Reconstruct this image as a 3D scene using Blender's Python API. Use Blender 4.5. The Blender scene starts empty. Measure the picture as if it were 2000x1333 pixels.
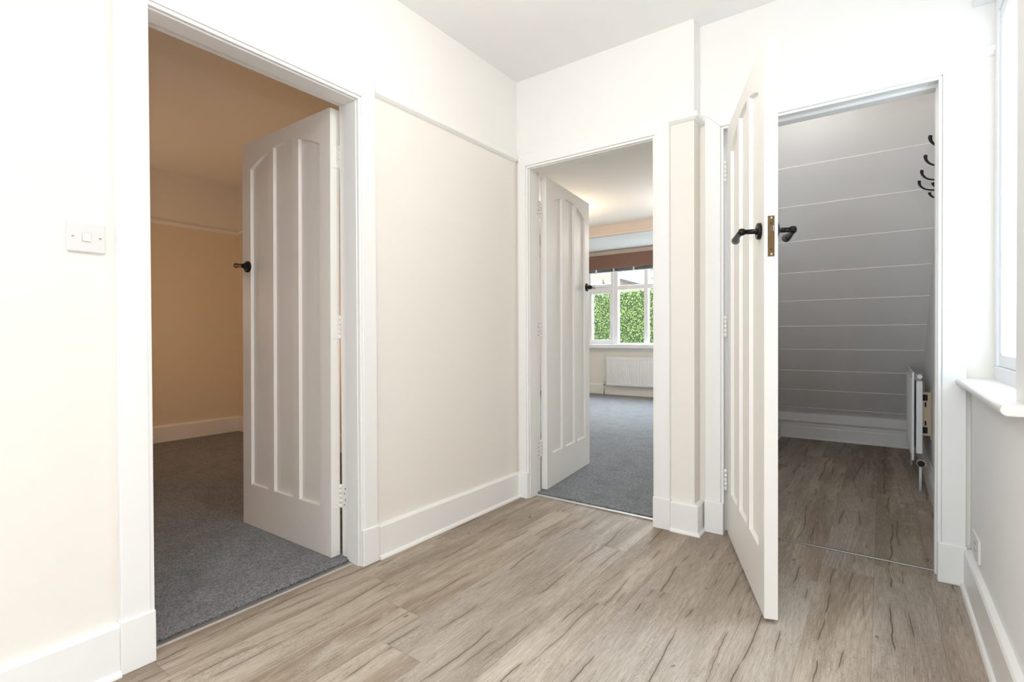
import bpy, math, random
from mathutils import Matrix, Vector
PI = math.pi
S = bpy.context.scene
COL = S.collection

# ------------------------------------------------------------------ helpers
class MB:
    """collects shapes; build() links them as ONE mesh object"""
    def __init__(self):
        self.v = []; self.f = []; self.m = []; self.sm = []; self.mi = 0
    def face(self, idx, smooth=False):
        self.f.append(tuple(idx)); self.m.append(self.mi); self.sm.append(smooth)
    def box(self, x0, x1, y0, y1, z0, z1):
        x0, x1 = min(x0, x1), max(x0, x1); y0, y1 = min(y0, y1), max(y0, y1); z0, z1 = min(z0, z1), max(z0, z1)
        b = len(self.v)
        self.v += [(x0, y0, z0), (x1, y0, z0), (x1, y1, z0), (x0, y1, z0), (x0, y0, z1), (x1, y0, z1), (x1, y1, z1), (x0, y1, z1)]
        for q in ((0, 3, 2, 1), (4, 5, 6, 7), (0, 1, 5, 4), (1, 2, 6, 5), (2, 3, 7, 6), (3, 0, 4, 7)):
            self.face([b + i for i in q])
        return self
    def prism(self, poly, axis, a0, a1):
        """poly: 2D points in the plane normal to axis (0: y,z  1: x,z  2: x,y)"""
        n = len(poly); b = len(self.v)
        for a in (a0, a1):
            for p, q in poly:
                self.v.append({0: (a, p, q), 1: (p, a, q), 2: (p, q, a)}[axis])
        self.face([b + i for i in range(n)]); self.face([b + n + i for i in reversed(range(n))])
        for i in range(n):
            j = (i + 1) % n
            self.face([b + i, b + n + i, b + n + j, b + j])
        return self
    def sweep(self, path, prof, normals):
        """profile (offset along normal, z) swept along xy path of points; mitred by given offset normals per point"""
        b = len(self.v); n = len(prof); k = len(path)
        for (x, y), (nx, ny) in zip(path, normals):
            for o, z in prof:
                self.v.append((x + nx * o, y + ny * o, z))
        for i in range(k - 1):
            for j in range(n):
                j2 = (j + 1) % n
                self.face([b + i * n + j, b + (i + 1) * n + j, b + (i + 1) * n + j2, b + i * n + j2])
        self.face([b + j for j in range(n)]); self.face([b + (k - 1) * n + j for j in reversed(range(n))])
        return self
    def tube(self, pts, rad, n=12, caps=True):
        """round bar along 3D points; rad scalar or list"""
        pts = [Vector(p) for p in pts]
        if not isinstance(rad, (list, tuple)): rad = [rad] * len(pts)
        b = len(self.v); up = None
        for i, p in enumerate(pts):
            d = (pts[min(i + 1, len(pts) - 1)] - pts[max(i - 1, 0)]).normalized()
            if up is None:
                up = Vector((0, 0, 1)) if abs(d.z) < .9 else Vector((1, 0, 0))
            a = d.cross(up).normalized(); c = a.cross(d).normalized(); up = c
            for k in range(n):
                t = 2 * PI * k / n
                self.v.append(tuple(p + (a * math.cos(t) + c * math.sin(t)) * rad[i]))
        for i in range(len(pts) - 1):
            for k in range(n):
                k2 = (k + 1) % n
                self.face([b + i * n + k, b + i * n + k2, b + (i + 1) * n + k2, b + (i + 1) * n + k], True)
        if caps:
            self.face([b + k for k in reversed(range(n))]); self.face([b + (len(pts) - 1) * n + k for k in range(n)])
        return self
    def build(self, name, mats, parent=None, bevel=0, seg=2):
        me = bpy.data.meshes.new(name)
        me.from_pydata(self.v, [], self.f)
        if not isinstance(mats, (list, tuple)): mats = [mats]
        for m in mats: me.materials.append(m)
        me.polygons.foreach_set('material_index', self.m)
        me.polygons.foreach_set('use_smooth', self.sm)
        me.update()
        import bmesh
        bm = bmesh.new(); bm.from_mesh(me); bmesh.ops.recalc_face_normals(bm, faces=bm.faces); bm.to_mesh(me); bm.free()
        o = bpy.data.objects.new(name, me); COL.objects.link(o)
        if parent: o.parent = parent
        if bevel:
            md = o.modifiers.new('bevel', 'BEVEL'); md.width = bevel; md.segments = seg; md.limit_method = 'ANGLE'
            md.angle_limit = math.radians(40)
        return o

def empty(name, loc, rz=0):
    o = bpy.data.objects.new(name, None); COL.objects.link(o)
    o.location = loc; o.rotation_euler = (0, 0, rz); o.empty_display_size = .1
    return o
def tag(o, label, cat, group=None, kind=None):
    o['label'] = label; o['category'] = cat
    if group: o['group'] = group
    if kind: o['kind'] = kind
    return o
def struct(o, label, cat): return tag(o, label, cat, None, 'structure')
def copy_tree(o, parent=None):
    c = o.copy(); COL.objects.link(c)
    if parent: c.parent = parent
    for ch in list(o.children): copy_tree(ch, c)
    return c

# ------------------------------------------------------------------ node helpers
class NT:
    def __init__(self, name):
        self.mat = bpy.data.materials.new(name); self.mat.use_nodes = True
        self.t = self.mat.node_tree; self.b = self.t.nodes['Principled BSDF']
    def n(self, typ, ins=None, **props):
        nd = self.t.nodes.new(typ)
        for k, v in props.items(): setattr(nd, k, v)
        for k, v in (ins or {}).items(): self.put(nd.inputs[k], v)
        return nd
    def put(self, sock, v):
        if isinstance(v, bpy.types.NodeSocket): self.t.links.new(v, sock)
        elif isinstance(v, (tuple, list)) and len(v) == 3 and sock.type == 'RGBA': sock.default_value = (*v, 1)
        else: sock.default_value = v
    def math(self, op, a, b=0.0, c=None):
        nd = self.n('ShaderNodeMath', {0: a, 1: b}, operation=op)
        if c is not None: self.put(nd.inputs[2], c)
        return nd.outputs[0]
    def vec(self, x, y, z): return self.n('ShaderNodeCombineXYZ', {0: x, 1: y, 2: z}).outputs[0]
    def mix(self, fac, a, b, blend='MIX'):
        nd = self.n('ShaderNodeMix', data_type='RGBA', blend_type=blend)
        self.put(nd.inputs[0], fac); self.put(nd.inputs[6], a); self.put(nd.inputs[7], b)
        return nd.outputs[2]
    def noise(self, vec, scale, detail=2.0, rough=.5, dist=0.0):
        return self.n('ShaderNodeTexNoise', {'Vector': vec, 'Scale': scale, 'Detail': detail, 'Roughness': rough, 'Distortion': dist}).outputs['Fac']
    def white(self, vec): 
        nd = self.n('ShaderNodeTexWhiteNoise', {'Vector': vec}, noise_dimensions='3D'); return nd.outputs['Value']
    def ss(self, x, lo, hi):
        nd = self.n('ShaderNodeMapRange', {0: x, 1: lo, 2: hi, 3: 0.0, 4: 1.0}, interpolation_type='SMOOTHSTEP'); return nd.outputs[0]
    def pos(self): return self.n('ShaderNodeNewGeometry').outputs['Position']
    def bump(self, h, strength, dist):
        self.put(self.b.inputs['Normal'], self.n('ShaderNodeBump', {'Height': h, 'Strength': strength, 'Distance': dist}).outputs[0])
    def set(self, **k):
        for a, v in k.items(): self.put(self.b.inputs[a.replace('_', ' ')], v)
        return self

def simple(name, col, rough=.5, metal=0.0, var=.04, scale=6.0, bump=0.0, bscale=60.0, spec=.5):
    m = NT(name); p = m.pos()
    f = m.noise(p, scale, 3)
    dark = tuple(c * (1 - var) for c in col)
    m.set(Base_Color=m.mix(f, dark, col), Roughness=rough, Metallic=metal)
    m.b.inputs['Specular IOR Level'].default_value = spec
    if bump: m.bump(m.noise(p, bscale, 4, .6), bump, .002)
    return m.mat

RAILZ = 2.06
def paint(name, low, high):
    """emulsion wall: one paint below the picture rail, another above it"""
    m = NT(name); p = m.pos()
    z = m.n('ShaderNodeSeparateXYZ', {0: p}).outputs[2]
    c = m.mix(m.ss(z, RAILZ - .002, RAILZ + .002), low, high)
    c = m.mix(m.math('MULTIPLY', m.noise(p, 3, 3), .05), c, (.6, .55, .48))
    m.set(Base_Color=c, Roughness=.75)
    m.b.inputs['Specular IOR Level'].default_value = .25
    m.bump(m.noise(p, 140, 3, .6), .06, .001)
    return m.mat

M = {}
M['wall'] = paint('hall_wall_paint', (.825, .785, .72), (.855, .835, .80))
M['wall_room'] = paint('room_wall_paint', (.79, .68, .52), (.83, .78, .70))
M['wall_white'] = paint('white_hall_paint', (.86, .855, .85), (.86, .855, .85))
M['wall_bay'] = paint('window_room_paint', (.85, .82, .77), (.85, .83, .79))
M['ceil'] = simple('ceiling_paint', (.87, .86, .84), .85, var=.02, scale=2, bump=.05, bscale=120, spec=.2)
M['trim'] = simple('white_gloss_trim', (.86, .845, .82), .32, var=.015, scale=8)
M['door'] = simple('white_satin_door', (.855, .83, .79), .38, var=.02, scale=5)
M['soffit'] = simple('grey_white_board_paint', (.89, .87, .85), .6, var=.05, scale=5, bump=.25, bscale=18)
M['black'] = simple('black_iron', (.012, .011, .010), .32, metal=.6, var=.2, scale=40)
M['hole'] = simple('dark_recess', (.02, .017, .015), .8, var=.1)
M['plastic'] = simple('white_plastic', (.72, .685, .67), .35, var=.01)
M['plastic_gap'] = simple('grey_shadow_gap_plastic', (.45, .43, .41), .5, var=.01)
M['chrome'] = simple('chrome', (.75, .74, .72), .18, metal=1.0, var=.05)
M['brass'] = simple('aged_bronze', (.20, .125, .055), .42, metal=.8, var=.45, scale=70)
M['alu'] = simple('brushed_aluminium', (.62, .61, .58), .4, metal=.25, var=.08, scale=30)
M['alu_dark'] = simple('grey_carpet_bar', (.36, .34, .31), .4, metal=.7, var=.08, scale=30)
M['rad'] = simple('radiator_enamel', (.84, .84, .85), .28, var=.01)
M['bracket'] = simple('cream_bracket_steel', (.70, .58, .40), .45, var=.08, scale=20)
M['upvc'] = simple('white_window_frame', (.86, .87, .90), .3, var=.01)
M['slat'] = simple('slate_grey_slats', (.13, .15, .17), .45, var=.1)
M['tape'] = simple('white_tape', (.85, .85, .85), .7, var=.02)
M['beam'] = simple('pinkish_beam_paint', (.58, .51, .47), .7, var=.03)
M['beige'] = simple('beige_headrail', (.50, .42, .36), .5, var=.04)

def fabric():
    m = NT('brown_woven_fabric'); p = m.pos()
    f = m.noise(m.n('ShaderNodeVectorMath', {0: p, 1: (60, 60, 300)}, operation='MULTIPLY').outputs[0], 1, 3, .6)
    m.set(Base_Color=m.mix(f, (.13, .064, .044), (.26, .145, .10)), Roughness=.9)
    m.bump(f, .3, .003); return m.mat
M['fabric'] = fabric()

def wood():
    m = NT('grey_oak_planks'); p = m.pos()
    sp = m.n('ShaderNodeSeparateXYZ', {0: p}); x, y = sp.outputs[0], sp.outputs[1]
    PW, PL = .184, 1.22
    xs = m.math('DIVIDE', m.math('ADD', x, .046), PW)
    cx = m.math('FLOOR', xs); fx = m.math('FRACT', xs)
    off = m.white(m.vec(cx, 3.7, 1.3))
    ys = m.math('ADD', m.math('DIVIDE', y, PL), m.math('MULTIPLY', off, 5.0))
    cy = m.math('FLOOR', ys); fy = m.math('FRACT', ys)
    r1 = m.white(m.vec(cx, cy, 0.0)); r2 = m.white(m.vec(cx, cy, 5.0)); r3 = m.white(m.vec(cx, cy, 9.0))
    ox, oy = m.math('MULTIPLY', r1, 37.0), m.math('MULTIPLY', r2, 53.0)
    px, py = m.math('ADD', x, ox), m.math('ADD', y, oy)
    # slow tone along the plank
    tone = m.noise(m.vec(m.math('MULTIPLY', px, 8.0), m.math('MULTIPLY', py, .9), r3), 1, 3, .55)
    col = m.mix(m.ss(tone, .34, .66), (.26, .198, .143), (.45, .378, .30))
    col = m.mix(m.math('MULTIPLY', m.ss(r3, .3, 1.0), .55), col, (.345, .305, .268))
    # cathedral grain: rings of a gently warped field, pale limed lines
    warp = m.noise(m.vec(m.math('MULTIPLY', px, 4.5), m.math('MULTIPLY', py, .55), 0.0), 1, 1, .5)
    warp2 = m.noise(m.vec(m.math('MULTIPLY', px, 40.0), m.math('MULTIPLY', py, 14.0), 2.0), 1, 2, .5)
    ring = m.math('SINE', m.math('ADD', m.math('MULTIPLY', px, 260.0), m.math('ADD', m.math('MULTIPLY', warp, 110.0), m.math('MULTIPLY', warp2, 5.0))))
    ringm = m.ss(m.noise(m.vec(m.math('MULTIPLY', px, 5.0), m.math('MULTIPLY', py, .9), 7.0), 1, 2), .45, .65)
    col = m.mix(m.math('MULTIPLY', m.math('MULTIPLY', m.ss(ring, .3, 1.0), ringm), .34), col, (.52, .46, .39))
    col = m.mix(m.math('MULTIPLY', m.ss(ring, -.3, -1.0), .16), col, (.21, .16, .12))
    # fine fibres and short wavy ticks
    fib = m.noise(m.vec(m.math('MULTIPLY', px, 400.0), m.math('MULTIPLY', py, 13.0), 0.0), 1, 4, .7)
    col = m.mix(m.math('MULTIPLY', m.ss(fib, .50, .68), .60), col, (.17, .13, .10))
    col = m.mix(m.math('MULTIPLY', m.ss(fib, .48, .30), .55), col, (.55, .495, .43))
    wig = m.noise(m.vec(m.math('MULTIPLY', px, 95.0), m.math('MULTIPLY', py, 55.0), 4.0), 1, 2, .5, 1.5)
    wm = m.ss(m.noise(m.vec(m.math('MULTIPLY', px, 7.0), m.math('MULTIPLY', py, 3.0), 41.0), 1, 2), .40, .60)
    col = m.mix(m.math('MULTIPLY', m.math('MULTIPLY', m.ss(m.math('ABSOLUTE', m.math('SUBTRACT', wig, .5)), .04, .006), wm), .55), col, (.17, .13, .10))
    # dark splits wandering along each plank
    crack = None; halo = None
    for q, (lo, amp, wd_, dens) in enumerate(((.18, .26, .0026, .455), (.45, .20, .0019, .50), (.72, .18, .0016, .53))):
        c0 = m.math('ADD', m.math('MULTIPLY', m.white(m.vec(cx, cy, 20.0 + q)), .22), lo)
        slow = m.math('MULTIPLY', m.math('SUBTRACT', m.noise(m.vec(ox, m.math('MULTIPLY', py, 2.1), 60.0 + q), 1, 1, .5), .5), amp * 1.7)
        fine = m.math('MULTIPLY', m.math('SUBTRACT', m.noise(m.vec(ox, m.math('MULTIPLY', py, 10.0), 70.0 + q), 1, 4, .6), .5), .085)
        dd = m.math('MULTIPLY', m.math('ABSOLUTE', m.math('SUBTRACT', m.math('SUBTRACT', m.math('SUBTRACT', fx, c0), slow), fine)), PW)
        on = m.ss(m.noise(m.vec(m.math('ADD', ox, 3.0 * q), m.math('MULTIPLY', py, 2.6), 80.0 + q), 1, 2, .6), dens, dens + .10)
        wv = m.math('MULTIPLY', on, wd_)
        ck = m.math('MULTIPLY', m.n('ShaderNodeMapRange', {0: dd, 1: wv, 2: m.math('MULTIPLY', wv, .25), 3: 0.0, 4: 1.0}).outputs[0], m.ss(on, .05, .4))
        hk = m.math('MULTIPLY', m.ss(dd, .017, .0), on)
        crack = ck if crack is None else m.math('MAXIMUM', crack, ck)
        halo = hk if halo is None else m.math('MAXIMUM', halo, hk)
    col = m.mix(m.math('MULTIPLY', halo, .38), col, (.19, .14, .10))
    col = m.mix(m.math('MULTIPLY', crack, .85), col, (.070, .052, .040))
    # small knots
    kn = m.noise(m.vec(m.math('MULTIPLY', px, 22.0), m.math('MULTIPLY', py, 11.0), 31.0), 1, 1, .5)
    col = m.mix(m.math('MULTIPLY', m.ss(kn, .765, .79), .6), col, (.09, .065, .05))
    # joints between planks
    ex = m.math('MINIMUM', fx, m.math('SUBTRACT', 1.0, fx)); ey = m.math('MINIMUM', fy, m.math('SUBTRACT', 1.0, fy))
    jx = m.ss(m.math('MULTIPLY', ex, PW), .0016, .0004); jy = m.ss(m.math('MULTIPLY', ey, PL), .0018, .0004)
    j = m.math('MAXIMUM', jx, jy)
    col = m.mix(m.math('MULTIPLY', j, .38), col, (.13, .10, .08))
    m.set(Base_Color=col, Roughness=m.n('ShaderNodeMapRange', {0: fib, 3: .50, 4: .68}).outputs[0])
    m.b.inputs['Specular IOR Level'].default_value = .12
    h = m.math('SUBTRACT', m.math('MULTIPLY', fib, .3), m.math('ADD', crack, m.math('MULTIPLY', j, .8)))
    m.bump(h, .35, .0012)
    return m.mat
M['wood'] = wood()

def carpet(name, dark, light):
    m = NT(name); p = m.pos()
    a = m.noise(p, 120, 3, .7, .5); b = m.noise(p, 260, 2, .7); c = m.noise(p, 7, 3, .6, .6)
    h = m.math('ADD', m.math('MULTIPLY', a, .6), m.math('MULTIPLY', b, .4))
    f = m.ss(h, .41, .60)
    col = m.mix(f, dark, light)
    col = m.mix(m.math('MULTIPLY', m.ss(c, .55, .32), .38), col, tuple(q * .55 for q in dark))
    m.set(Base_Color=col, Roughness=.95)
    m.b.inputs['Specular IOR Level'].default_value = .1
    m.b.inputs['Sheen Weight'].default_value = .5; m.b.inputs['Sheen Roughness'].default_value = .35
    m.bump(h, 1.0, .012)
    return m.mat
M['carpet'] = carpet('grey_twist_carpet', (.026, .026, .029), (.245, .245, .258))

def leaf_mat(name, a, b):
    m = NT(name)
    r = m.n('ShaderNodeNewGeometry').outputs['Random Per Island']
    m.set(Base_Color=m.mix(r, a, b), Roughness=.5)
    return m.mat
M['leaf'] = leaf_mat('hedge_leaf', (.06, .13, .03), (.42, .50, .16))
M['leafcore'] = simple('hedge_dark_core', (.040, .075, .020), .9, var=.3, scale=12)  # solid dark green core behind the leaves, for contrast
M['yellow'] = leaf_mat('autumn_leaf', (.30, .20, .02), (.42, .33, .07))
M['palegreen'] = leaf_mat('pale_tree_leaf', (.10, .14, .07), (.2, .24, .14))
M['bark'] = simple('bark', (.12, .09, .07), .9, var=.4, scale=30)
def brick():
    m = NT('red_brick'); p = m.pos()
    sp = m.n('ShaderNodeSeparateXYZ', {0: p})
    b = m.n('ShaderNodeTexBrick', {'Vector': m.vec(sp.outputs[0], sp.outputs[2], 0.0), 'Color1': (.22, .10, .075), 'Color2': (.26, .13, .10), 'Mortar': (.28, .24, .21), 'Scale': 4.4})
    m.set(Base_Color=b.outputs['Color'], Roughness=.85); return m.mat
M['brick'] = brick()
M['tile'] = simple('grey_roof_tile', (.10, .09, .08), .8, var=.4, scale=9)
M['lawn'] = simple('outdoor_paving', (.36, .37, .33), .9, var=.25, scale=3)

def glass():
    m = NT('window_glass')
    tr = m.n('ShaderNodeBsdfTransparent', {'Color': (.96, .98, .98)}); gl = m.n('ShaderNodeBsdfGlossy', {'Roughness': .02})
    mx = m.n('ShaderNodeMixShader', {0: .05, 1: tr.outputs[0], 2: gl.outputs[0]})
    out = m.t.nodes['Material Output']; m.t.links.new(mx.outputs[0], out.inputs[0])
    return m.mat
M['glass'] = glass()

# ------------------------------------------------------------------ measured layout (metres)
HC = 2.545                       # ceiling
Y1A, Y1B = -1.953, -1.187        # doorway in the left wall (along y)
X2A, X2B = .087, .864            # doorway in the back wall (along x)
X3A, X3B = 1.188, 1.999          # doorway in the recessed wall
XRET, YC, XD = 1.0686, .092, 2.10
HD = 2.0; ZT = 2.087; AW = .087; AT = .022
TA, TB, TC = .13, .13, .11
XF = -3.633                      # far wall of the left room
YP = .070                        # its right-hand wall
YW = 5.267                       # window wall of the middle room
YCB, XCR, XCL = 3.01, 2.075, 1.0 # cupboard back, right and left walls
REAR = -7.5

# ------------------------------------------------------------------ shell
b = MB()
b.box(-TA, 0, REAR, Y1A - .02, 0, HC).box(-TA, 0, Y1B + .02, 0, 0, HC).box(-TA, 0, Y1A - .02, Y1B + .02, HD + .02, HC)
struct(b.build('wall_left', M['wall']), 'cream hall wall on the left with the first doorway and light switch', 'wall')
b = MB()
b.box(-TA, X2A - .02, 0, TB, 0, HC).box(X2B + .02, XRET, 0, TB, 0, HC).box(X2A - .02, X2B + .02, 0, TB, HD + .02, HC)
struct(b.build('wall_back', M['wall']), 'cream hall wall ahead with the doorway to the window room', 'wall')
b = MB()
b.box(XRET, X3A - .02, YC, YC + TC, 0, HC).box(X3B + .02, 2.34, YC, YC + TC, 0, HC).box(X3A - .02, X3B + .02, YC, YC + TC, HD + .02, HC)
struct(b.build('wall_recess', M['wall']), 'set-back hall wall around the understairs cupboard doorway', 'wall')
WY0, WY1, WZ0, WZ1 = -.73, YC, .787, 2.25
b = MB()
b.box(XD, 2.34, REAR, WY0, 0, HC).box(XD, 2.34, WY0, WY1, 0, WZ0).box(XD, 2.34, WY0, WY1, WZ1, HC)
struct(b.build('wall_right', M['wall_white']), 'hall wall at the right edge with the window sill', 'wall')
RX0, RX1, RZ0, RZ1 = .10, 2.0, .10, 2.40
b = MB(); b.box(-TA, RX0, REAR - .1, REAR, 0, HC).box(RX1, 2.34, REAR - .1, REAR, 0, HC).box(RX0, RX1, REAR - .1, REAR, 0, RZ0).box(RX0, RX1, REAR - .1, REAR, RZ1, HC)
struct(b.build('wall_rear', M['wall']), 'hall wall behind the camera with an added glazed opening for daylight', 'wall')
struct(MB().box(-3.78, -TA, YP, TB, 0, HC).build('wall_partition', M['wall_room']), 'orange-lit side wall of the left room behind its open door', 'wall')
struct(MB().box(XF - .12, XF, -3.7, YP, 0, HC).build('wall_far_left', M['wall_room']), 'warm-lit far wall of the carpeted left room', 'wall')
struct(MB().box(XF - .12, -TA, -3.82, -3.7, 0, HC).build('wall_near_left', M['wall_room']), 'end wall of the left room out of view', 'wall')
b = MB()
WX0, WX1, VZ0, VZ1 = -2.275, .5, .80, 2.37
b.box(-3.1, WX0, YW, YW + .26, 0, HC).box(WX1, XCL - .08, YW, YW + .26, 0, HC).box(WX0, WX1, YW, YW + .26, 0, VZ0).box(WX0, WX1, YW, YW + .26, VZ1, HC)
struct(b.build('wall_window', M['wall_bay']), 'far wall of the middle room below and beside its window', 'wall')
struct(MB().box(-3.2, -3.08, TB, YW + .26, 0, HC).build('wall_side_left', M['wall_bay']), 'side wall of the middle room behind its open door', 'wall')
struct(MB().box(XCL - .08, XCL, TB, YW + .26, 0, HC).build('wall_side_right', M['soffit']), 'partition between the window room and the cupboard', 'wall')
struct(MB().box(XCL, 2.34, YCB, YCB + .1, 0, HC).build('wall_cupboard_back', M['soffit']), 'low back wall of the understairs cupboard', 'wall')
struct(MB().box(XCR, 2.34, YC + TC, YCB, 0, HC).build('wall_cupboard_right', M['soffit']), 'cupboard side wall that carries the radiator and coat hooks', 'wall')

struct(MB().box(-TA / 2, 2.34, REAR, YC + .02, HC, HC + .12).build('ceiling', M['ceil']), 'plain off-white hall ceiling', 'ceiling')
struct(MB().box(XF - .1, -TA / 2, -3.8, YP + .03, HC, HC + .12).build('ceiling', M['ceil']), 'brownish shaded ceiling of the left room', 'ceiling')
b = MB(); b.box(-3.15, XCL - .02, YP + .03, 4.06, HC, HC + .12)
struct(b.build('ceiling', M['ceil']), 'ceiling of the middle room with a warm glow', 'ceiling')
struct(MB().box(-3.15, XCL - .02, 4.06, YW + .1, 2.392, HC + .12).build('ceiling', M['ceil']), 'lower pale blue ceiling over the bay window', 'ceiling')
struct(MB().box(-3.1, XCL - .08, 4.02, 4.06, 2.40, HC).box(-3.1, XCL - .08, 4.005, 4.06, 2.388, 2.425).build('trim', M['beam'], bevel=.004),
       'painted beam edge across the ceiling before the bay', 'beam')
bpy.data.objects['trim'].name = 'trim_7'
struct(MB().box(XCL - .02, 2.34, YC + .02, YCB + .1, HC + .02, HC + .12).build('ceiling', M['ceil']), 'cupboard top under the stairs', 'ceiling')

# sloping underside of the stairs: lapped boards
al = math.radians(40); ca, sa = math.cos(al), math.sin(al)
b = MB()
k = 0; s0 = -.03; pitch = .2915
edges = [-.075, .105] + [.105 + pitch * i for i in range(1, 12)]
rs = random.Random(4)
for i in range(len(edges) - 1):
    a0, a1 = edges[i], edges[i + 1]
    lip = .0032
    # the upper edge of each board stands proud of the next one
    def P(s, o): return (2.99 - s * ca + o * sa, .24 + s * sa + o * ca)
    q = [P(a0 - .004, 0), P(a1 - .0015, -lip), P(a1, -lip + .0015), P(a1, .025), P(a0 - .004, .025)]
    b.prism(q, 0, XCL, XCR)
struct(b.build('ceiling_slope', M['soffit']), 'sloping grey-white boarded underside of the stairs in the cupboard', 'ceiling')
struct(MB().box(XCL, XCR, 2.955, YCB, .165, .245).build('trim_8', M['soffit'], bevel=.003), 'beige batten along the foot of the sloping boards', 'trim')

# floors
b = MB(); b.box(-.052, 2.34, REAR, .072, -.1, 0).box(XCL - .02, 2.34, .072, YCB + .05, -.1, 0)
struct(b.build('floor', M['wood']), 'grey oak plank floor of the hall and cupboard', 'floor')
b = MB(); b.box(XF - .05, -.066, -3.75, YP + .02, -.1, .012)
struct(b.build('floor_carpet', M['carpet']), 'grey twist carpet in the left room', 'carpet')
b = MB(); b.box(-3.12, XCL - .06, .086, YW + .02, -.1, .012)
struct(b.build('floor_carpet', M['carpet']), 'grey carpet in the middle window room', 'carpet')

# threshold bars
b = MB(); b.box(-.066, -.040, Y1A - .01, Y1B + .01, 0, .006); t = b.build('threshold_strip', M['alu_dark'], bevel=.002)
tag(t, 'dull metal carpet bar across the left doorway', 'threshold strip')
b = MB(); b.box(-.040, -.0365, Y1A - .01, Y1B + .01, 0, .0075); b.build('edge_line', M['alu'], t, bevel=.001)['label'] = 'bright metal edge line'
b = MB(); b.box(X2A - .008, X2B + .008, .060, .086, 0, .007); t = b.build('threshold_strip', M['alu'], bevel=.003)
tag(t, 'silver metal carpet bar across the middle doorway', 'threshold strip')
b = MB(); b.box(X3A - .008, X3B + .008, .168, .188, 0, .006); t = b.build('threshold_strip', M['alu_dark'], bevel=.002)
tag(t, 'thin dull silver floor bar across the cupboard doorway', 'threshold strip')

# ------------------------------------------------------------------ door frames (local: u along wall, v into the other room)
def frame(name, label, W, T, mat4, rebate, left_w=AW, right_w=AW, far_side=True):
    """rebate: 'far' (leaf flush with the other room) or 'hall'"""
    root = empty(name, (0, 0, 0)); root.matrix_world = mat4
    struct(root, label, 'door frame')
    def arch(vs, sgn, lw, rw, W=W, du=0):
        b = MB()
        f0, f1 = vs, vs + sgn * AT
        # mitred flat architrave with a small inner bead
        def piece(poly, g0, g1):
            b.prism(poly, 1, g0, g1)
        bd = .013
        piece([(-lw, 0), (-bd, 0), (-bd, HD + bd), (-lw, ZT)], f0, f1)
        piece([(W + bd, 0), (W + rw, 0), (W + rw, ZT), (W + bd, HD + bd)], f0, f1)
        piece([(-bd, HD + bd), (W + bd, HD + bd), (W + rw, ZT), (-lw, ZT)], f0, f1)
        g1 = vs + sgn * (AT - .007)
        piece([(-bd, 0), (0, 0), (0, HD), (-bd, HD + bd)], f0, g1)
        piece([(W, 0), (W + bd, 0), (W + bd, HD + bd), (W, HD)], f0, g1)
        piece([(0, HD), (W, HD), (W + bd, HD + bd), (-bd, HD + bd)], f0, g1)
        if du: b.v = [(x + du, y, z + (abs(du) if z > 1 else 0)) for x, y, z in b.v]
        return b
    arch(0, -1, left_w, right_w).build('architrave', M['trim'], root, bevel=.0025)
    if far_side: arch(T, 1, .05, AW, W + .05, -.025).build('architrave', M['trim'], root, bevel=.0025)
    b = MB(); g = .004; r = .012; rd = .052
    if rebate == 'far': va, vb, vc = 0, T - rd, T
    else: va, vb, vc = rd, T, 0
    ex = .022
    s0, s1 = min(va, vb), max(va, vb)
    b.box(-ex, g, s0, s1, 0, HD - g).box(W - g, W + ex, s0, s1, 0, HD - g).box(-ex, W + ex, s0, s1, HD - g, HD + ex)
    q0, q1 = min(vb if rebate == 'far' else va, vc), max(vb if rebate == 'far' else va, vc)
    b.box(-ex, g - r, q0, q1, 0, HD - g + r).box(W - g + r, W + ex, q0, q1, 0, HD - g + r).box(-ex, W + ex, q0, q1, HD - g + r, HD + ex)
    b.build('door_lining', M['trim'], root, bevel=.0015)
    def plinth(u0, u1):
        b = MB(); b.box(u0, u1, -AT - .007, 0, 0, .158)
        b.build('plinth_block', M['trim'], root, bevel=.004)
    plinth(-left_w - .003, -.001); plinth(W + .001, W + right_w + .004)
    return root

frame('trim_1', 'white architrave and lining around the left doorway', Y1B - Y1A, TA, Matrix(((0, -1, 0, 0), (1, 0, 0, Y1A), (0, 0, 1, 0), (0, 0, 0, 1))), 'far', right_w=.084)
frame('trim_2', 'white architrave and lining around the middle doorway', X2B - X2A, TB, Matrix.Translation((X2A, 0, 0)), 'far', left_w=.066)
frame('trim_3', 'white architrave and lining around the cupboard doorway', X3B - X3A, TC, Matrix.Translation((X3A, YC, 0)), 'hall', left_w=.088, right_w=.086, far_side=False)

# ------------------------------------------------------------------ skirting and picture rails
SK = [(0, 0), (.022, 0), (.022, .142), (.017, .149), (0, .152)]
BEAD = [(.022, 0), (.034, 0), (.0335, .006), (.030, .0125), (.022, .016)]
def skirting(name, label, path, normals, prof=None, bead=True):
    o = MB().sweep(path, prof or SK, normals).build(name, M['trim'], bevel=.0012)
    struct(o, label, 'skirting board')
    if bead: MB().sweep(path, BEAD, normals).build('floor_beading', M['trim'], o)
    return o
r2 = 1.0
skirting('baseboard_left', 'white skirting between the left doorway and the hall corner', [(0, Y1B + AW + .004), (0, -.002)], [(1, 0), (1, 0)])
skirting('baseboard_left', 'white skirting under the light switch at the left edge', [(0, REAR), (0, Y1A - AW - .003)], [(1, 0), (1, 0)])
skirting('baseboard_back', 'short white skirting wrapping the wall corner beside the middle doorway',
         [(X2B + AW + .004, 0), (XRET, 0), (XRET, YC)], [(0, -1), (1, -1), (1, 0)])
skirting('baseboard_right', 'white skirting along the right hall wall below the sill', [(XD, REAR), (XD, YC - AT - .007)], [(-1, 0), (-1, 0)])
SK2 = [(0, 0), (.02, 0), (.02, .15), (.014, .165), (0, .168)]
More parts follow.
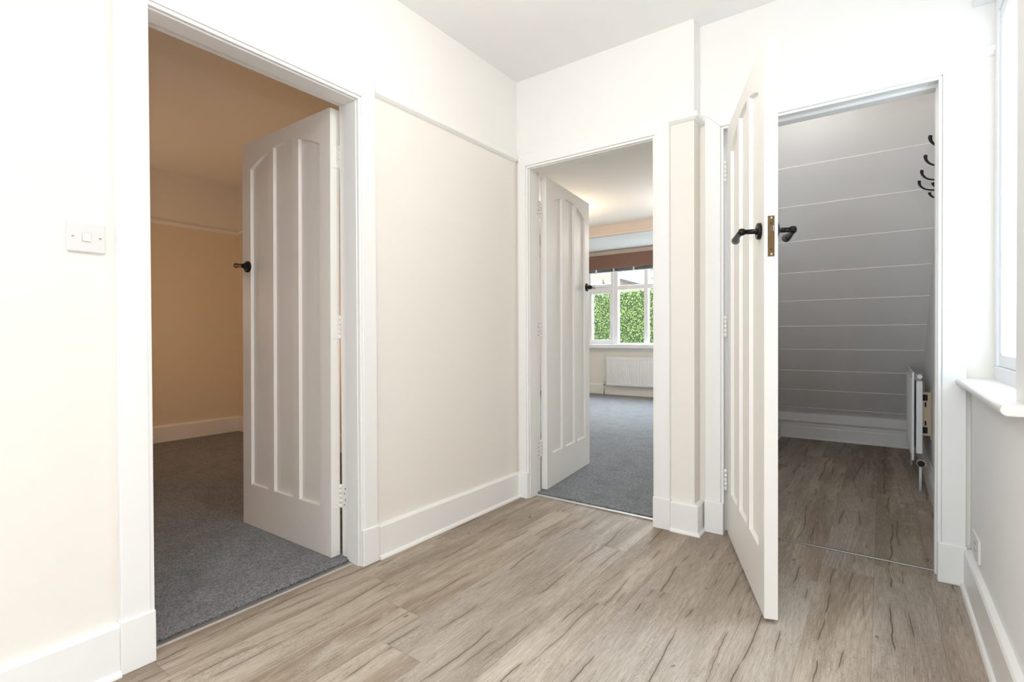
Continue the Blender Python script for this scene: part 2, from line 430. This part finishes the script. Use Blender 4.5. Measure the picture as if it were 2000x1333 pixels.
skirting('baseboard_far_left', 'white skirting round the far corner of the left room', [(XF, -3.7), (XF, YP), (-TA - .07, YP)], [(1, 0), (1, -1), (0, -1)], SK2, False)
skirting('baseboard_window', 'white skirting under the radiator in the window room', [(-3.08, YW), (XCL - .08, YW)], [(0, -1), (0, -1)], [(0, 0), (.02, 0), (.02, .16), (.012, .175), (0, .178)], False)
OG = [(0, 0), (.02, 0), (.02, .105), (.015, .118), (.016, .13), (.010, .145), (.010, .155), (0, .165)]
skirting('baseboard_cupboard_back', 'moulded grey-white skirting across the back of the cupboard', [(XCL, 1.4), (XCL, YCB), (XCR, YCB)], [(1, 0), (1, -1), (0, -1)], OG, True)
skirting('baseboard_cupboard_right', 'moulded skirting on the cupboard wall under the radiator', [(XCR, YCB - .03), (XCR, YC + TC)], [(-1, 0), (-1, 0)], OG, False)
PR = [(0, 2.046), (.010, 2.050), (.022, 2.060), (.022, 2.080), (.016, 2.087), (0, 2.087)]
def rail(name, label, path, normals, prof=PR):
    return struct(MB().sweep(path, prof, normals).build(name, M['trim'], bevel=.0012), label, 'picture rail')
rail('trim_4', 'white picture rail between the left doorway and the hall corner', [(0, Y1B + AW), (0, -AT)], [(1, 0), (1, 0)])
rail('trim_4', 'white picture rail left of the left doorway', [(0, REAR), (0, Y1A - AW)], [(1, 0), (1, 0)])
rail('trim_5', 'short white picture rail wrapping the corner beside the middle doorway', [(X2B + AW, 0), (XRET, 0), (XRET, YC), (X3A - .088, YC)], [(0, -1), (1, -1), (1, -1), (0, -1)])
rail('trim_6', 'short white picture rail between the cupboard doorway and the window', [(X3B + .086, YC), (2.175, YC)], [(0, -1), (0, -1)])
rail('trim_9', 'picture rail round the far corner of the left room', [(XF, -3.7), (XF, YP), (-TA, YP)], [(1, 0), (1, -1), (0, -1)])

# ------------------------------------------------------------------ doors
DH0, DH1 = .014, 1.994
def door(name, label, org, ang, W, T, sides, handle_label=None, jamb=None, lock=False, lean=0, zk=(.277, 1.03, 1.787)):
    root = empty(name, (org[0], org[1], 0), ang); root.rotation_euler.x = lean
    struct(root, label, 'door')
    pw, mu = .164, .052
    st = (W - 3 * pw - 2 * mu) / 2
    pan = [(st + i * (pw + mu), st + i * (pw + mu) + pw) for i in range(3)]
    zb = .228
    def arc(s): return 1.925 - .80 * (s - W / 2) ** 2
    D, wv = .0135, .0055
    b = MB()
    def quad(pts): 
        i = len(b.v); b.v += pts; b.face(range(i, i + len(pts)))
    NA = 10
    for v0, dv in ((0.0, 1), (T, -1)):
        cols = [0.0] + [c for p in pan for c in p] + [W]
        for i in range(0, 8, 2): quad([(cols[i], v0, DH0), (cols[i + 1], v0, DH0), (cols[i + 1], v0, DH1), (cols[i], v0, DH1)])
        for (p0, p1) in pan:
            quad([(p0, v0, DH0), (p1, v0, DH0), (p1, v0, zb), (p0, v0, zb)])
            ss = [p0 + (p1 - p0) * i / NA for i in range(NA + 1)]
            for a, c in zip(ss, ss[1:]): quad([(a, v0, arc(a)), (c, v0, arc(c)), (c, v0, DH1), (a, v0, DH1)])
            outer = [(p0, zb), (p1, zb)] + [(s, arc(s)) for s in reversed(ss)]
            def inn(s, z): 
                f = (s - p0) / (p1 - p0); return (p0 + wv + f * (p1 - p0 - 2 * wv), z + wv if z < zb + .01 else z - wv)
            inner = [inn(*q) for q in outer]
            n = len(outer)
            for i in range(n):
                j = (i + 1) % n
                quad([(outer[i][0], v0, outer[i][1]), (outer[j][0], v0, outer[j][1]), (inner[j][0], v0 + dv * (D + .002), inner[j][1]), (inner[i][0], v0 + dv * (D + .002), inner[i][1])])
    quad([(0, 0, DH0), (0, T, DH0), (0, T, DH1), (0, 0, DH1)]); quad([(W, 0, DH0), (W, T, DH0), (W, T, DH1), (W, 0, DH1)])
    quad([(0, 0, DH1), (0, T, DH1), (W, T, DH1), (W, 0, DH1)]); quad([(0, 0, DH0), (0, T, DH0), (W, T, DH0), (W, 0, DH0)])
    lf = b.build('door_leaf', M['door'], root)
    for (p0, p1) in pan:
        q = MB(); NA2 = 10
        ss = [p0 - .004 + (p1 - p0 + .008) * i / NA2 for i in range(NA2 + 1)]
        q.prism([(p0 - .004, zb - .004), (p1 + .004, zb - .004)] + [(s, arc(s) + .004) for s in reversed(ss)], 1, D, T - D)
        q.build('panel', M['door'], lf)
    # lever handles
    hs, hz = W - .058, 1.352
    for v0, d in sides:
        q = MB()
        q.tube([(hs, v0 + d * .010, hz), (hs, v0 + d * .016, hz), (hs, v0 + d * .018, hz), (hs, v0 + d * .050, hz), (hs, v0 + d * .051, hz), (hs, v0 + d * .056, hz), (hs, v0 + d * .066, hz), (hs, v0 + d * .071, hz)],
               [.0120, .0120, .0090, .0085, .0105, .0125, .0125, .0095], 20)
        pts = [(hs, v0 + d * .061, hz), (hs - .012, v0 + d * .063, hz - .001), (hs - .030, v0 + d * .065, hz - .003), (hs - .055, v0 + d * .066, hz - .006), (hs - .080, v0 + d * .066, hz - .009), (hs - .104, v0 + d * .064, hz - .011)]
        q.tube(pts, [.0105, .0108, .0098, .0100, .0122, .0150], 20)
        h = q.build('door_handle', M['black'], root)
        h['label'] = 'black lever handle'
        MB().tube([(hs, v0, hz), (hs, v0 + d * .010, hz), (hs, v0 + d * .013, hz)], [.029, .029, .025], 24).build('rose', M['black'], h)
    if lock:
        q = MB(); q.box(W - .001, W + .0012, T / 2 - .0105, T / 2 + .0105, 1.254, 1.392)
        lp = q.build('lock_plate', M['brass'], root); lp['label'] = 'worn bronze lock plate in the door edge'
        q = MB(); q.prism([(W, T / 2 - .006), (W + .012, T / 2 + .004), (W + .012, T / 2 + .006), (W, T / 2 + .006)], 2, 1.337, 1.357); q.build('latch', M['chrome'], lp)
        q = MB(); q.box(W, W + .0022, T / 2 - .006, T / 2 + .006, 1.291, 1.313); q.build('deadbolt', M['brass'], lp, bevel=.0005)
        for zz in (1.385, 1.262):
            MB().tube([(W, T / 2 + .001, zz), (W + .0022, T / 2 + .001, zz)], .0034, 10).build('screw', M['chrome'], lp)
        for zz in (1.367, 1.278):
            MB().tube([(W, T / 2 - .001, zz), (W + .0016, T / 2 - .001, zz)], .0028, 10).build('screw_hole', M['hole'], lp)
    # hinges: knuckle, plate on the leaf edge, plate on the jamb (jamb = world function)
    inv = root.matrix_basis.inverted()
    for zc in zk:
        q = MB()
        kx, ky = jamb['knuckle']
        def L(x, y, z): 
            w = Matrix.Rotation(-ang, 4, 'Z') @ Vector((x - org[0], y - org[1], z)); return tuple(w)
        for i in range(5):
            z0 = zc - .052 + i * .021
            q.tube([L(kx, ky, z0), L(kx, ky, z0 + .0195)], .0062, 10)
        hg = q.build('hinge', M['door'], root)
        hg['label'] = 'white painted butt hinge'
        if jamb.get('leaf_plate'):
            v0, v1 = jamb['leaf_plate']
            MB().box(-.0022, .001, v0, v1, zc - .052, zc + .052).build('hinge_plate', M['door'], hg, bevel=.0008)
        jp = jamb.get('jamb_plate')
        if jp:
            q = MB(); c = [L(x, y, 0) for x, y in jp]
            q.prism([(p[0], p[1]) for p in c], 2, zc - .052, zc + .052)
            q.build('hinge_plate', M['door'], hg, bevel=.0006)
            for (sx, sy, dx, dy), dz in zip([jamb['screw_a'], jamb['screw_b']] * 2, (-.036, -.013, .013, .036)):
                p0 = Vector(L(sx, sy, zc + dz)); p1 = Vector(L(sx + dx, sy + dy, zc + dz))
                MB().tube([p0, p1], .0033, 8).build('screw_hole', M['hole'], hg)
    return root

jf1 = Y1B + .008
door('door_1', 'open white door with three arched panels in the left doorway', (-.141, -1.183), math.radians(180.5), .757, .046, [(.046, 1), (0, -1)], lean=.006,
     jamb=dict(knuckle=(-.1375, -1.183), leaf_plate=(.002, .034), jamb_plate=[(-.135, jf1), (-.100, jf1), (-.100, jf1 - .0018), (-.135, jf1 - .0018)],
               screw_a=(-.112, jf1 - .001, 0, -.0014), screw_b=(-.105, jf1 - .001, 0, -.0014)))
jf2 = X2A + .004 - .012
door('door_2', 'open white door with three arched panels in the middle doorway', (.105, .168), math.atan2(.762, -.094), .766, .040, [(0, -1), (.04, 1)],
     jamb=dict(knuckle=(.0745, .1485), leaf_plate=(.008, .036), jamb_plate=[(jf2, .10), (jf2, .13), (jf2 + .0018, .13), (jf2 + .0018, .10)],
               screw_a=(jf2 + .001, .108, .0014, 0), screw_b=(jf2 + .001, .114, .0014, 0)))
door('door_3', 'white panelled cupboard door swung out into the hall, edge towards the viewer', (1.208, .071), math.atan2(-.727, .286), .779, .043, [(0, -1), (.043, 1)], lock=True,
     jamb=dict(knuckle=(1.199, .0665)))

# ------------------------------------------------------------------ light switch on the left wall
t = empty('light_switch', (0, -2.1065, 1.27))
tag(t, 'white square light switch on the cream wall left of the first doorway', 'light switch')
MB().box(0, .010, -.0435, .0435, -.0425, .0425).build('face_plate', M['plastic'], t, bevel=.0045, seg=4)
q = MB(); q.box(.0095, .0106, -.0105, .0105, -.0125, .0125).build('rocker_surround', M['plastic_gap'], t)
q = MB(); q.prism([(.0098, -.0118), (.0138, -.0118), (.0112, .0118), (.0098, .0118)], 1, -.0098, .0098).build('rocker', M['plastic'], t, bevel=.0006)
for yy in (-.0302, .0302):
    sc = MB().tube([(.0098, yy, 0), (.0106, yy, 0)], .0036, 16).build('screw', M['chrome'], t); sc['label'] = 'chrome screw head'
    MB().box(.0104, .0109, yy - .0026, yy + .0026, -.0005, .0005).build('screw_slot', M['hole'], sc)

# small socket plate low on the right wall
t = empty('wall_socket', (XD, -.112, .222))
tag(t, 'small white socket plate low on the right wall just above the skirting', 'socket')
MB().box(-.010, 0, -.072, .072, -.043, .043).build('face_plate', M['plastic'], t, bevel=.004, seg=3)
for yy in (-.05, .05):
    MB().tube([(-.0102, yy, 0), (-.0108, yy, 0)], .0034, 12).build('screw', M['chrome'], t)
for dz in (-.012, .012):
    MB().box(-.0104, -.0098, -.02, .02, dz - .004, dz + .004).build('socket_slot', M['plastic_gap'], t)

# ------------------------------------------------------------------ hall window
w = empty('window_1', (0, 0, 0)); struct(w, 'white hall window at the right edge with its sill', 'window')
b = MB(); fx0, fx1 = 2.165, 2.225
b.box(fx0, fx1, WY0, WY1, .805, .865).box(fx0, fx1, WY0, WY1, WZ1 - .06, WZ1)
b.box(fx0, fx1, WY1 - .055, WY1, .865, WZ1 - .06).box(fx0, fx1, WY0, WY0 + .055, .865, WZ1 - .06)
b.build('window_frame', M['upvc'], w, bevel=.004)
b = MB(); c0, c1 = 2.172, 2.212; ya, yb, za, zb = WY0 + .055, WY1 - .055, .865, WZ1 - .06
b.box(c0, c1, ya, yb, za, za + .045).box(c0, c1, ya, yb, zb - .045, zb).box(c0, c1, ya, ya + .04, za + .045, zb - .045).box(c0, c1, yb - .035, yb, za + .045, zb - .045)
b.build('casement', M['upvc'], w, bevel=.004)
MB().box(2.188, 2.192, ya + .03, yb - .03, za + .03, zb - .03).build('window_pane', M['glass'], w)
b = MB(); nose = [(2.066 - .0145 * math.sin(PI * i / 8), .801 + .0145 * math.cos(PI * i / 8)) for i in range(9)]
b.prism([(XD + .001, .8155)] + nose + [(XD + .001, .7865)], 1, -.868, YC - AT - .001)
b.prism([(XD, .8155), (2.17, .8155), (2.17, .7865), (XD, .7865)], 1, WY0, WY1)
b.build('window_sill', M['trim'], w, bevel=.003)

w = empty('rear_light_opening', (0, 0, 0)); struct(w, 'added glazed opening behind the camera that brings in daylight', 'window')  # unseen opening, added so daylight reaches the hall from behind
b = MB(); b.box(RX0, RX1, REAR - .08, REAR - .03, RZ0, RZ0 + .06).box(RX0, RX1, REAR - .08, REAR - .03, RZ1 - .06, RZ1)
for xa in (RX0, (RX0 + RX1) / 2 - .03, RX1 - .06): b.box(xa, xa + .06, REAR - .08, REAR - .03, RZ0, RZ1)
b.build('window_frame', M['upvc'], w, bevel=.004)
MB().box(RX0 + .02, RX1 - .02, REAR - .058, REAR - .054, RZ0 + .02, RZ1 - .02).build('window_pane', M['glass'], w)

# ------------------------------------------------------------------ middle room window
w = empty('window_2', (0, 0, 0)); struct(w, 'white casement window with top lights in the far wall of the middle room', 'window')
y0, y1 = YW - .01, YW + .07
b = MB()
xsm = [(WX0, WX0 + .055), (-1.790, -1.700), (-1.255, -1.188), (-.64, -.56), (-.02, .05), (WX1 - .055, WX1)]
for a, c in xsm: b.box(a, c, y0, y1, VZ0, VZ1)
b.box(WX0, WX1, y0 + .003, y1, VZ0, .868).box(WX0, WX1, y0 + .003, y1, 1.742, 1.812).box(WX0, WX1, y0 + .003, y1, VZ1 - .05, VZ1)
b.build('window_frame', M['upvc'], w, bevel=.004)
b = MB()
def sash(xa, xb, za, zb, t): b.box(xa, xb, y0 - .012, y0 + .05, za, za + t).box(xa, xb, y0 - .012, y0 + .05, zb - t, zb).box(xa, xa + t, y0 - .012, y0 + .05, za + t, zb - t).box(xb - t, xb, y0 - .012, y0 + .05, za + t, zb - t)
sash(WX0 + .04, -1.775, .855, 1.755, .065); b.build('casement', M['upvc'], w, bevel=.004)
b = MB(); sash(WX0 + .04, -1.775, 1.80, VZ1 - .02, .05); b.build('casement', M['upvc'], w, bevel=.004)
b = MB(); b.box(-1.812, -1.790, y0 - .03, y0 - .012, 1.25, 1.33).box(-1.82, -1.80, y0 - .04, y0 - .025, 1.16, 1.30); b.build('casement_handle', M['upvc'], w, bevel=.003)
b = MB(); b.box(-2.08, -1.93, y0 - .035, y0 - .012, 1.805, 1.825); b.build('casement_stay', M['upvc'], w, bevel=.003)
MB().box(WX0 + .02, WX1 - .02, YW + .03, YW + .034, .83, VZ1 - .02).build('window_pane', M['glass'], w)
b = MB(); b.box(-2.5, WX1 + .12, YW - .11, YW + .02, .783, .848); b.build('window_sill', M['upvc'], w, bevel=.008, seg=3)

# blind set
PZ = YW - .10
t = MB().box(-2.5, .62, PZ - .02, PZ + .02, 2.093, 2.318).build('blind_pelmet', M['fabric'], bevel=.004)
tag(t, 'brown woven fabric pelmet across the top of the far window', 'pelmet')
t = MB().box(-2.5, .62, PZ - .01, YW, 2.318, 2.385).build('trim_10', M['beige'], bevel=.003)
struct(t, 'beige headboard above the brown pelmet', 'trim')
t = empty('venetian_blind', (0, YW - .045, 2.04)); tag(t, 'dark grey venetian blind pulled up under the brown pelmet with white tapes', 'blind')
b = MB()
for i in range(7): b.box(-2.42, .56, -.024, .024, .006 + i * .0085, .010 + i * .0085)
b.build('slat_stack', M['slat'], t)
MB().box(-2.42, .56, -.025, .025, -.008, .004).build('bottom_rail', M['tape'], t, bevel=.002)
for px in (-2.06, -1.745, -1.40, -1.05, -.7, -.35, 0.0, .35):
    MB().box(px - .014, px + .014, -.029, -.026, -.01, .052).build('tape', M['tape'], t)
for px in (-1.58,):
    MB().tube([(px, -.027, -.008), (px, -.027, -.05), (px, -.027, -.085)], [.002, .002, .006], 8).build('cord_pull', M['tape'], t)

# ------------------------------------------------------------------ radiators
def radiator(name, label, length, height, loc, rz, ribbed_front, double, grille=True):
    """local: x along, y towards the room is negative, z up"""
    t = empty(name, loc, rz); tag(t, label, 'radiator')
    def panel(yf, nm):
        b = MB(); n = int(round(length / .0333)); prof = []
        m = .02
        for i in range(n):
            x0 = m + (length - 2 * m) * i / n; d = (length - 2 * m) / n
            prof += [(x0 + d * .10, yf), (x0 + d * .38, yf), (x0 + d * .55, yf + .009), (x0 + d * .93, yf + .009)]
        base = len(b.v); zl, zh = .035, height - .04
        for z in (zl, zh):
            for p in prof: b.v.append((p[0], p[1], z))
        k = len(prof)
        for i in range(k - 1): b.face([base + i, base + i + 1, base + k + i + 1, base + k + i])
        b.box(0, length, yf + .002, yf + .014, 0, zl + .002).box(0, length, yf + .002, yf + .014, zh - .002, height)
        b.box(0, m + .002, yf + .002, yf + .014, zl + .002, zh - .002).box(length - m - .002, length, yf + .002, yf + .014, zl + .002, zh - .002)
        b.box(m, length - m, yf + .0095, yf + .013, zl, zh)
        return b.build(nm, M['rad'], t, bevel=.003)
    p = panel(0, 'front_panel') if ribbed_front else MB().box(0, length, 0, .014, 0, height).build('front_panel', M['rad'], t, bevel=.004)
    if grille: b = MB(); b.box(-.002, length + .002, .000, .075 if double else .05, height - .004, height + .008); b.build('top_grille', M['rad'], t, bevel=.003)
    if double: MB().box(.02, length - .02, .052, .068, .02, height - .03).build('rear_panel', M['rad'], t, bevel=.003)
    return t
rl = radiator('radiator', 'white ribbed radiator under the far window of the middle room', 1.6, .465, (-1.875, YW - .095, .172), 0, True, False)
b = MB(); b.tube([(-.05, .03, .012), (.01, .03, .012)], .009, 10).tube([(-.05, .03, -.16), (-.05, .03, .03)], .0075, 10); b.build('supply_pipe', M['chrome'], rl)
MB().tube([(-.05, .03, -.012), (-.05, .03, .0), (-.05, .03, .028), (-.05, .03, .045)], [.012, .016, .016, .011], 14).build('valve', M['chrome'], rl)
MB().tube([(-.05, .03, .045), (-.05, .03, .085)], [.017, .015], 14).build('valve_cap', M['plastic'], rl)
for bx in (.12, 1.45): MB().box(bx, bx + .03, .05, .094, .05, .42).build('wall_bracket', M['rad'], rl)

# cupboard radiator: panels run along y on the right wall, end-on to the viewer
RX, RY = 1.972, 2.36
rc = radiator('radiator', 'white panel radiator seen end-on against the cupboard side wall', .81, .56, (RX, RY, .185), -PI / 2, True, False, False)
# local x -> -y world, local y -> +x world
L = .81
MB().box(.01, L - .004, .024, .056, .045, .505).build('rear_panel', M['rad'], rc, bevel=.003)
xw = XCR - RX - .001
for bx, near in ((L - .09, True), (.09, False)):
    b = MB(); b.box(bx, bx + .004, .058, xw, .15, .43).box(bx - .02, bx + .024, xw - .004, xw, .13, .45)
    br = b.build('wall_bracket', M['bracket'], rc); br['label'] = 'cream steel wall bracket'
    if near:
        for z0, z1, a0, a1 in ((.375, .415, .0585, .085), (.335, .365, .070, .079), (.215, .245, .070, .079), (.165, .205, .0585, .085)):
            MB().box(bx + .0035, bx + .0052, a0, a1, z0, z1).build('bracket_slot', M['hole'], br)
bv = MB().tube([(L - .15, .016, .535), (L - .06, .030, .535), (L - .025, .040, .535), (L + .015, .040, .535)], .008, 12).build('bleed_valve', M['rad'], rc)
MB().tube([(L + .005, .040, .535), (L + .022, .040, .535)], .0135, 16).build('valve_plug', M['rad'], bv)
v = MB().tube([(L - .03, .045, .0), (L, .045, .0), (L + .005, .045, .0), (L + .025, .045, .0), (L + .028, .045, .0), (L + .085, .045, .0)], [.011, .011, .015, .015, .02, .023], 20).build('valve', M['chrome'], rc)
v['label'] = 'chrome valve with round dark end'
MB().tube([(L + .0845, .045, .0), (L + .0856, .045, .0)], .0195, 20).build('valve_end', M['hole'], v)
MB().tube([(L + .015, .045, .0), (L + .015, .045, -.185)], .0075, 12).build('supply_pipe', M['rad'], rc)
MB().tube([(.06, .03, .01), (.06, .03, -.185)], .0075, 12).build('supply_pipe', M['rad'], rc)

# ------------------------------------------------------------------ coat hooks on the cupboard side wall
def hook():
    t = empty('coat_hook', (0, 0, 0))
    MB().box(-.006, 0, -.012, .012, -.055, .030).build('back_plate', M['black'], t, bevel=.003)
    def curve(p):      # Catmull-Rom through the given points
        o = []
        for i in range(len(p) - 1):
            a, b_, c, d = p[max(i - 1, 0)], p[i], p[i + 1], p[min(i + 2, len(p) - 1)]
            for q in range(5):
                u = q / 5
                o.append(tuple(.5 * (2 * b_[k] + (c[k] - a[k]) * u + (2 * a[k] - 5 * b_[k] + 4 * c[k] - d[k]) * u * u + (3 * b_[k] - a[k] - 3 * c[k] + d[k]) * u ** 3) for k in range(4)))
        return o + [tuple(p[-1])]
    for nm, p in (('upper_prong', [(-.004, 0, -.014, .0042), (-.045, 0, -.008, .0040), (-.072, 0, .004, .0043), (-.088, 0, .024, .0055), (-.092, 0, .042, .0075), (-.091, 0, .050, .0068)]),
                  ('lower_prong', [(-.004, 0, -.054, .0042), (-.022, 0, -.054, .0040), (-.036, 0, -.046, .0045), (-.046, 0, -.032, .0060), (-.048, 0, -.022, .0068)])):
        c = curve(p); MB().tube([q[:3] for q in c], [q[3] for q in c], 12).build(nm, M['black'], t)
    return t
h0 = hook()
for i, (yy, lab) in enumerate([(.25, 'black double coat hook nearest the cupboard doorway, mostly hidden by the frame'),
                               (.543, 'black double coat hook second in the row from the doorway'),
                               (.815, 'black double coat hook third in the row from the doorway'),
                               (1.04, 'black double coat hook deepest in the cupboard, both prongs showing')]):
    o = h0 if i == 0 else copy_tree(h0)
    o.location = (XCR + .001, yy, 1.785); tag(o, lab, 'coat hook', 'coat hooks on the cupboard wall')

# ------------------------------------------------------------------ outdoors
rs = random.Random(11)
tag(MB().box(-14, 10, 5.6, 45, -.5, -.35).build('ground', M['lawn']), 'paved ground outside the far window', 'ground', None, 'structure')
def leaves(b, n, place, size, rs):
    for _ in range(n):
        p = Vector(place()); a = Vector((rs.gauss(0, 1), rs.gauss(0, 1), rs.gauss(0, 1))).normalized()
        c = a.cross(Vector((rs.gauss(0, 1), rs.gauss(0, 1), rs.gauss(0, 1)))).normalized(); s = size * rs.uniform(.6, 1.2)
        i = len(b.v)
        b.v += [tuple(p - a * s), tuple(p + c * s * .45), tuple(p + a * s), tuple(p - c * s * .45)]
        b.face([i, i + 1, i + 2, i + 3])
hd = MB().box(-6.5, 1.0, 8.35, 9.3, -.4, 1.98).build('hedge', M['leafcore'])
tag(hd, 'clipped bright green hedge outside the far window', 'hedge')
b = MB()
leaves(b, 44000, lambda: (rs.uniform(-6.0, .2), 8.3 + rs.gauss(0, .05), rs.uniform(-.35, 2.02)), .024, rs)
leaves(b, 1500, lambda: (rs.uniform(-6.0, .2), rs.uniform(8.3, 9.2), 2.0 + rs.gauss(0, .03)), .042, rs)
b.build('foliage', M['leaf'], hd)
def tree(label, x, y, z, r, n, mat, size, h):
    t = empty('tree', (x, y, -.4)); tag(t, label, 'tree')
    MB().tube([(0, 0, 0), (.05, 0, z * .6), (0, 0, z + .4)], [.16, .11, .03], 10).build('trunk', M['bark'], t)
    b = MB(); q = random.Random(int(x * 10)); 
    leaves(b, n, lambda: (q.gauss(0, r), q.gauss(0, r), z + .4 + q.gauss(0, h)), size, q); b.build('foliage', mat, t)
tree('yellow autumn tree over the hedge in the left top light', -6.92, 15.5, 3.25, .28, 420, M['yellow'], .05, .15)
tree('pale green tree at the right side of the far window', -5.25, 17, 3.4, .22, 500, M['palegreen'], .10, .7)
hs = empty('house', (-12.72, 30.0, -.4)); tag(hs, 'neighbouring brick building with a sloping tiled roof beyond the hedge', 'building')
b = MB(); b.prism([(0, 0), (4.6, 0), (4.6, 3.70), (0, 5.12)], 1, 0, 6); b.build('brick_wall', M['brick'], hs)
b = MB(); b.prism([(-.12, 5.16), (4.9, 3.60), (4.9, 3.82), (-.12, 5.38)], 1, -.35, 6.3); b.build('roof', M['tile'], hs)

# ------------------------------------------------------------------ lights
def lamp(name, typ, loc, power, col, size=.1, rot=None, **kw):
    l = bpy.data.lights.new(name, typ); l.energy = power; l.color = col
    if typ == 'AREA': l.size = size
    else: l.shadow_soft_size = size
    for k, v in kw.items(): setattr(l, k, v)
    o = bpy.data.objects.new(name, l); COL.objects.link(o); o.location = loc
    if rot: o.rotation_euler = rot
    return o
CAM = Vector((1.8178, -2.5668, .9865))
lamp('camera_flash', 'POINT', (CAM.x - .01, CAM.y - .02, CAM.z + .22), 32.5, (.95, .995, 1.06), .03)
lamp('hall_light', 'POINT', (1.0, -1.25, 2.2), 14.5, (1.0, .965, .93), .08)  # second hall source, added out of view to lift far walls and ceiling
lamp('hall_light', 'AREA', (1.65, -3.2, 2.50), 17, (1.0, .98, .96), .3, shape='DISK')
lamp('left_room_lamp', 'POINT', (-3.1, -1.75, 1.30), 11.5, (1.0, .68, .42), .1)
lamp('left_room_lamp', 'POINT', (-1.9, -.55, 1.0), 9, (1.0, .62, .34), .1)
lamp('middle_room_light', 'POINT', (-1.38, 2.75, 2.22), 28, (1.0, .78, .52), .08)
lamp('middle_room_light', 'POINT', (.25, 3.3, 2.15), 22, (1.0, .93, .85), .08)  # added out of view to brighten the radiator, ceiling and beam

lamp('cupboard_fill', 'POINT', (1.5, .29, 2.1), 3.0, (1.0, .97, .94), .06)  # unseen fill, added to brighten the sloping boards

wd = bpy.data.worlds.new('overcast_sky'); S.world = wd; wd.use_nodes = True
bg = wd.node_tree.nodes['Background']; bg.inputs[0].default_value = (.76, .88, 1.0, 1)
wt = wd.node_tree
def wn(t, **k):
    n = wt.nodes.new(t)
    for q, v in k.items(): setattr(n, q, v)
    return n
tc = wn('ShaderNodeTexCoord'); sx = wn('ShaderNodeSeparateXYZ'); wt.links.new(tc.outputs['Generated'], sx.inputs[0])
SKY_SIDE, SKY_STREET, SKY_FRONT = 2.0, 66.0, 5.0      # overcast cloud, brighter to the street and behind the camera
dp = wn('ShaderNodeVectorMath', operation='DOT_PRODUCT'); wt.links.new(tc.outputs['Generated'], dp.inputs[0]); dp.inputs[1].default_value = (0, .75, .66)
m1, m2 = wn('ShaderNodeMapRange'), wn('ShaderNodeMapRange'); ad = wn('ShaderNodeMath', operation='ADD'); ad2 = wn('ShaderNodeMath', operation='ADD')
for mm, src, lo, hi, amt in ((m1, dp.outputs['Value'], .66, .95, SKY_STREET), (m2, sx.outputs[1], -.35, -.95, SKY_FRONT)):
    wt.links.new(src, mm.inputs[0])
    for i, v in enumerate((lo, hi, 0.0, amt)): mm.inputs[i + 1].default_value = v
wt.links.new(m1.outputs[0], ad.inputs[0]); wt.links.new(m2.outputs[0], ad.inputs[1])
wt.links.new(ad.outputs[0], ad2.inputs[0]); ad2.inputs[1].default_value = SKY_SIDE; wt.links.new(ad2.outputs[0], bg.inputs[1])
def portal(loc, rot, sx, sy):
    l = bpy.data.lights.new('window_portal', 'AREA'); l.shape = 'RECTANGLE'; l.size = sx; l.size_y = sy; l.cycles.is_portal = True
    o = bpy.data.objects.new('window_portal', l); COL.objects.link(o); o.location = loc; o.rotation_euler = rot
portal((2.345, (WY0 + WY1) / 2, (WZ0 + WZ1) / 2), (0, PI / 2, 0), WZ1 - WZ0, WY1 - WY0)
portal(((WX0 + WX1) / 2, YW + .27, (VZ0 + VZ1) / 2), (-PI / 2, 0, 0), WX1 - WX0, VZ1 - VZ0)
portal(((RX0 + RX1) / 2, REAR - .11, (RZ0 + RZ1) / 2), (PI / 2, 0, 0), RX1 - RX0, RZ1 - RZ0)

# ------------------------------------------------------------------ camera
yaw, pitch, roll = .6276, .0093, -.0046
f = Vector((-math.sin(yaw), math.cos(yaw), 0)); r = Vector((math.cos(yaw), math.sin(yaw), 0)); u = Vector((0, 0, 1))
f2 = f * math.cos(pitch) - u * math.sin(pitch); u2 = u * math.cos(pitch) + f * math.sin(pitch)
r3 = r * math.cos(roll) + u2 * math.sin(roll); u3 = u2 * math.cos(roll) - r * math.sin(roll)
cd = bpy.data.cameras.new('camera'); cd.sensor_width = 36; cd.lens = 995.34 * 36 / 2000; cd.clip_start = .02; cd.clip_end = 200
co = bpy.data.objects.new('camera', cd); COL.objects.link(co)
m = Matrix((r3, u3, -f2)).transposed().to_4x4(); m.translation = CAM; co.matrix_world = m
S.camera = co
S.view_settings.view_transform = 'Standard'; S.view_settings.look = 'None'; S.view_settings.exposure = 0; S.view_settings.gamma = 1
S.view_settings.use_curve_mapping = False
S.cycles.use_denoising = True
S.cycles.max_bounces = 10; S.cycles.diffuse_bounces = 6; S.cycles.transparent_max_bounces = 8
S.cycles.sample_clamp_indirect = 6
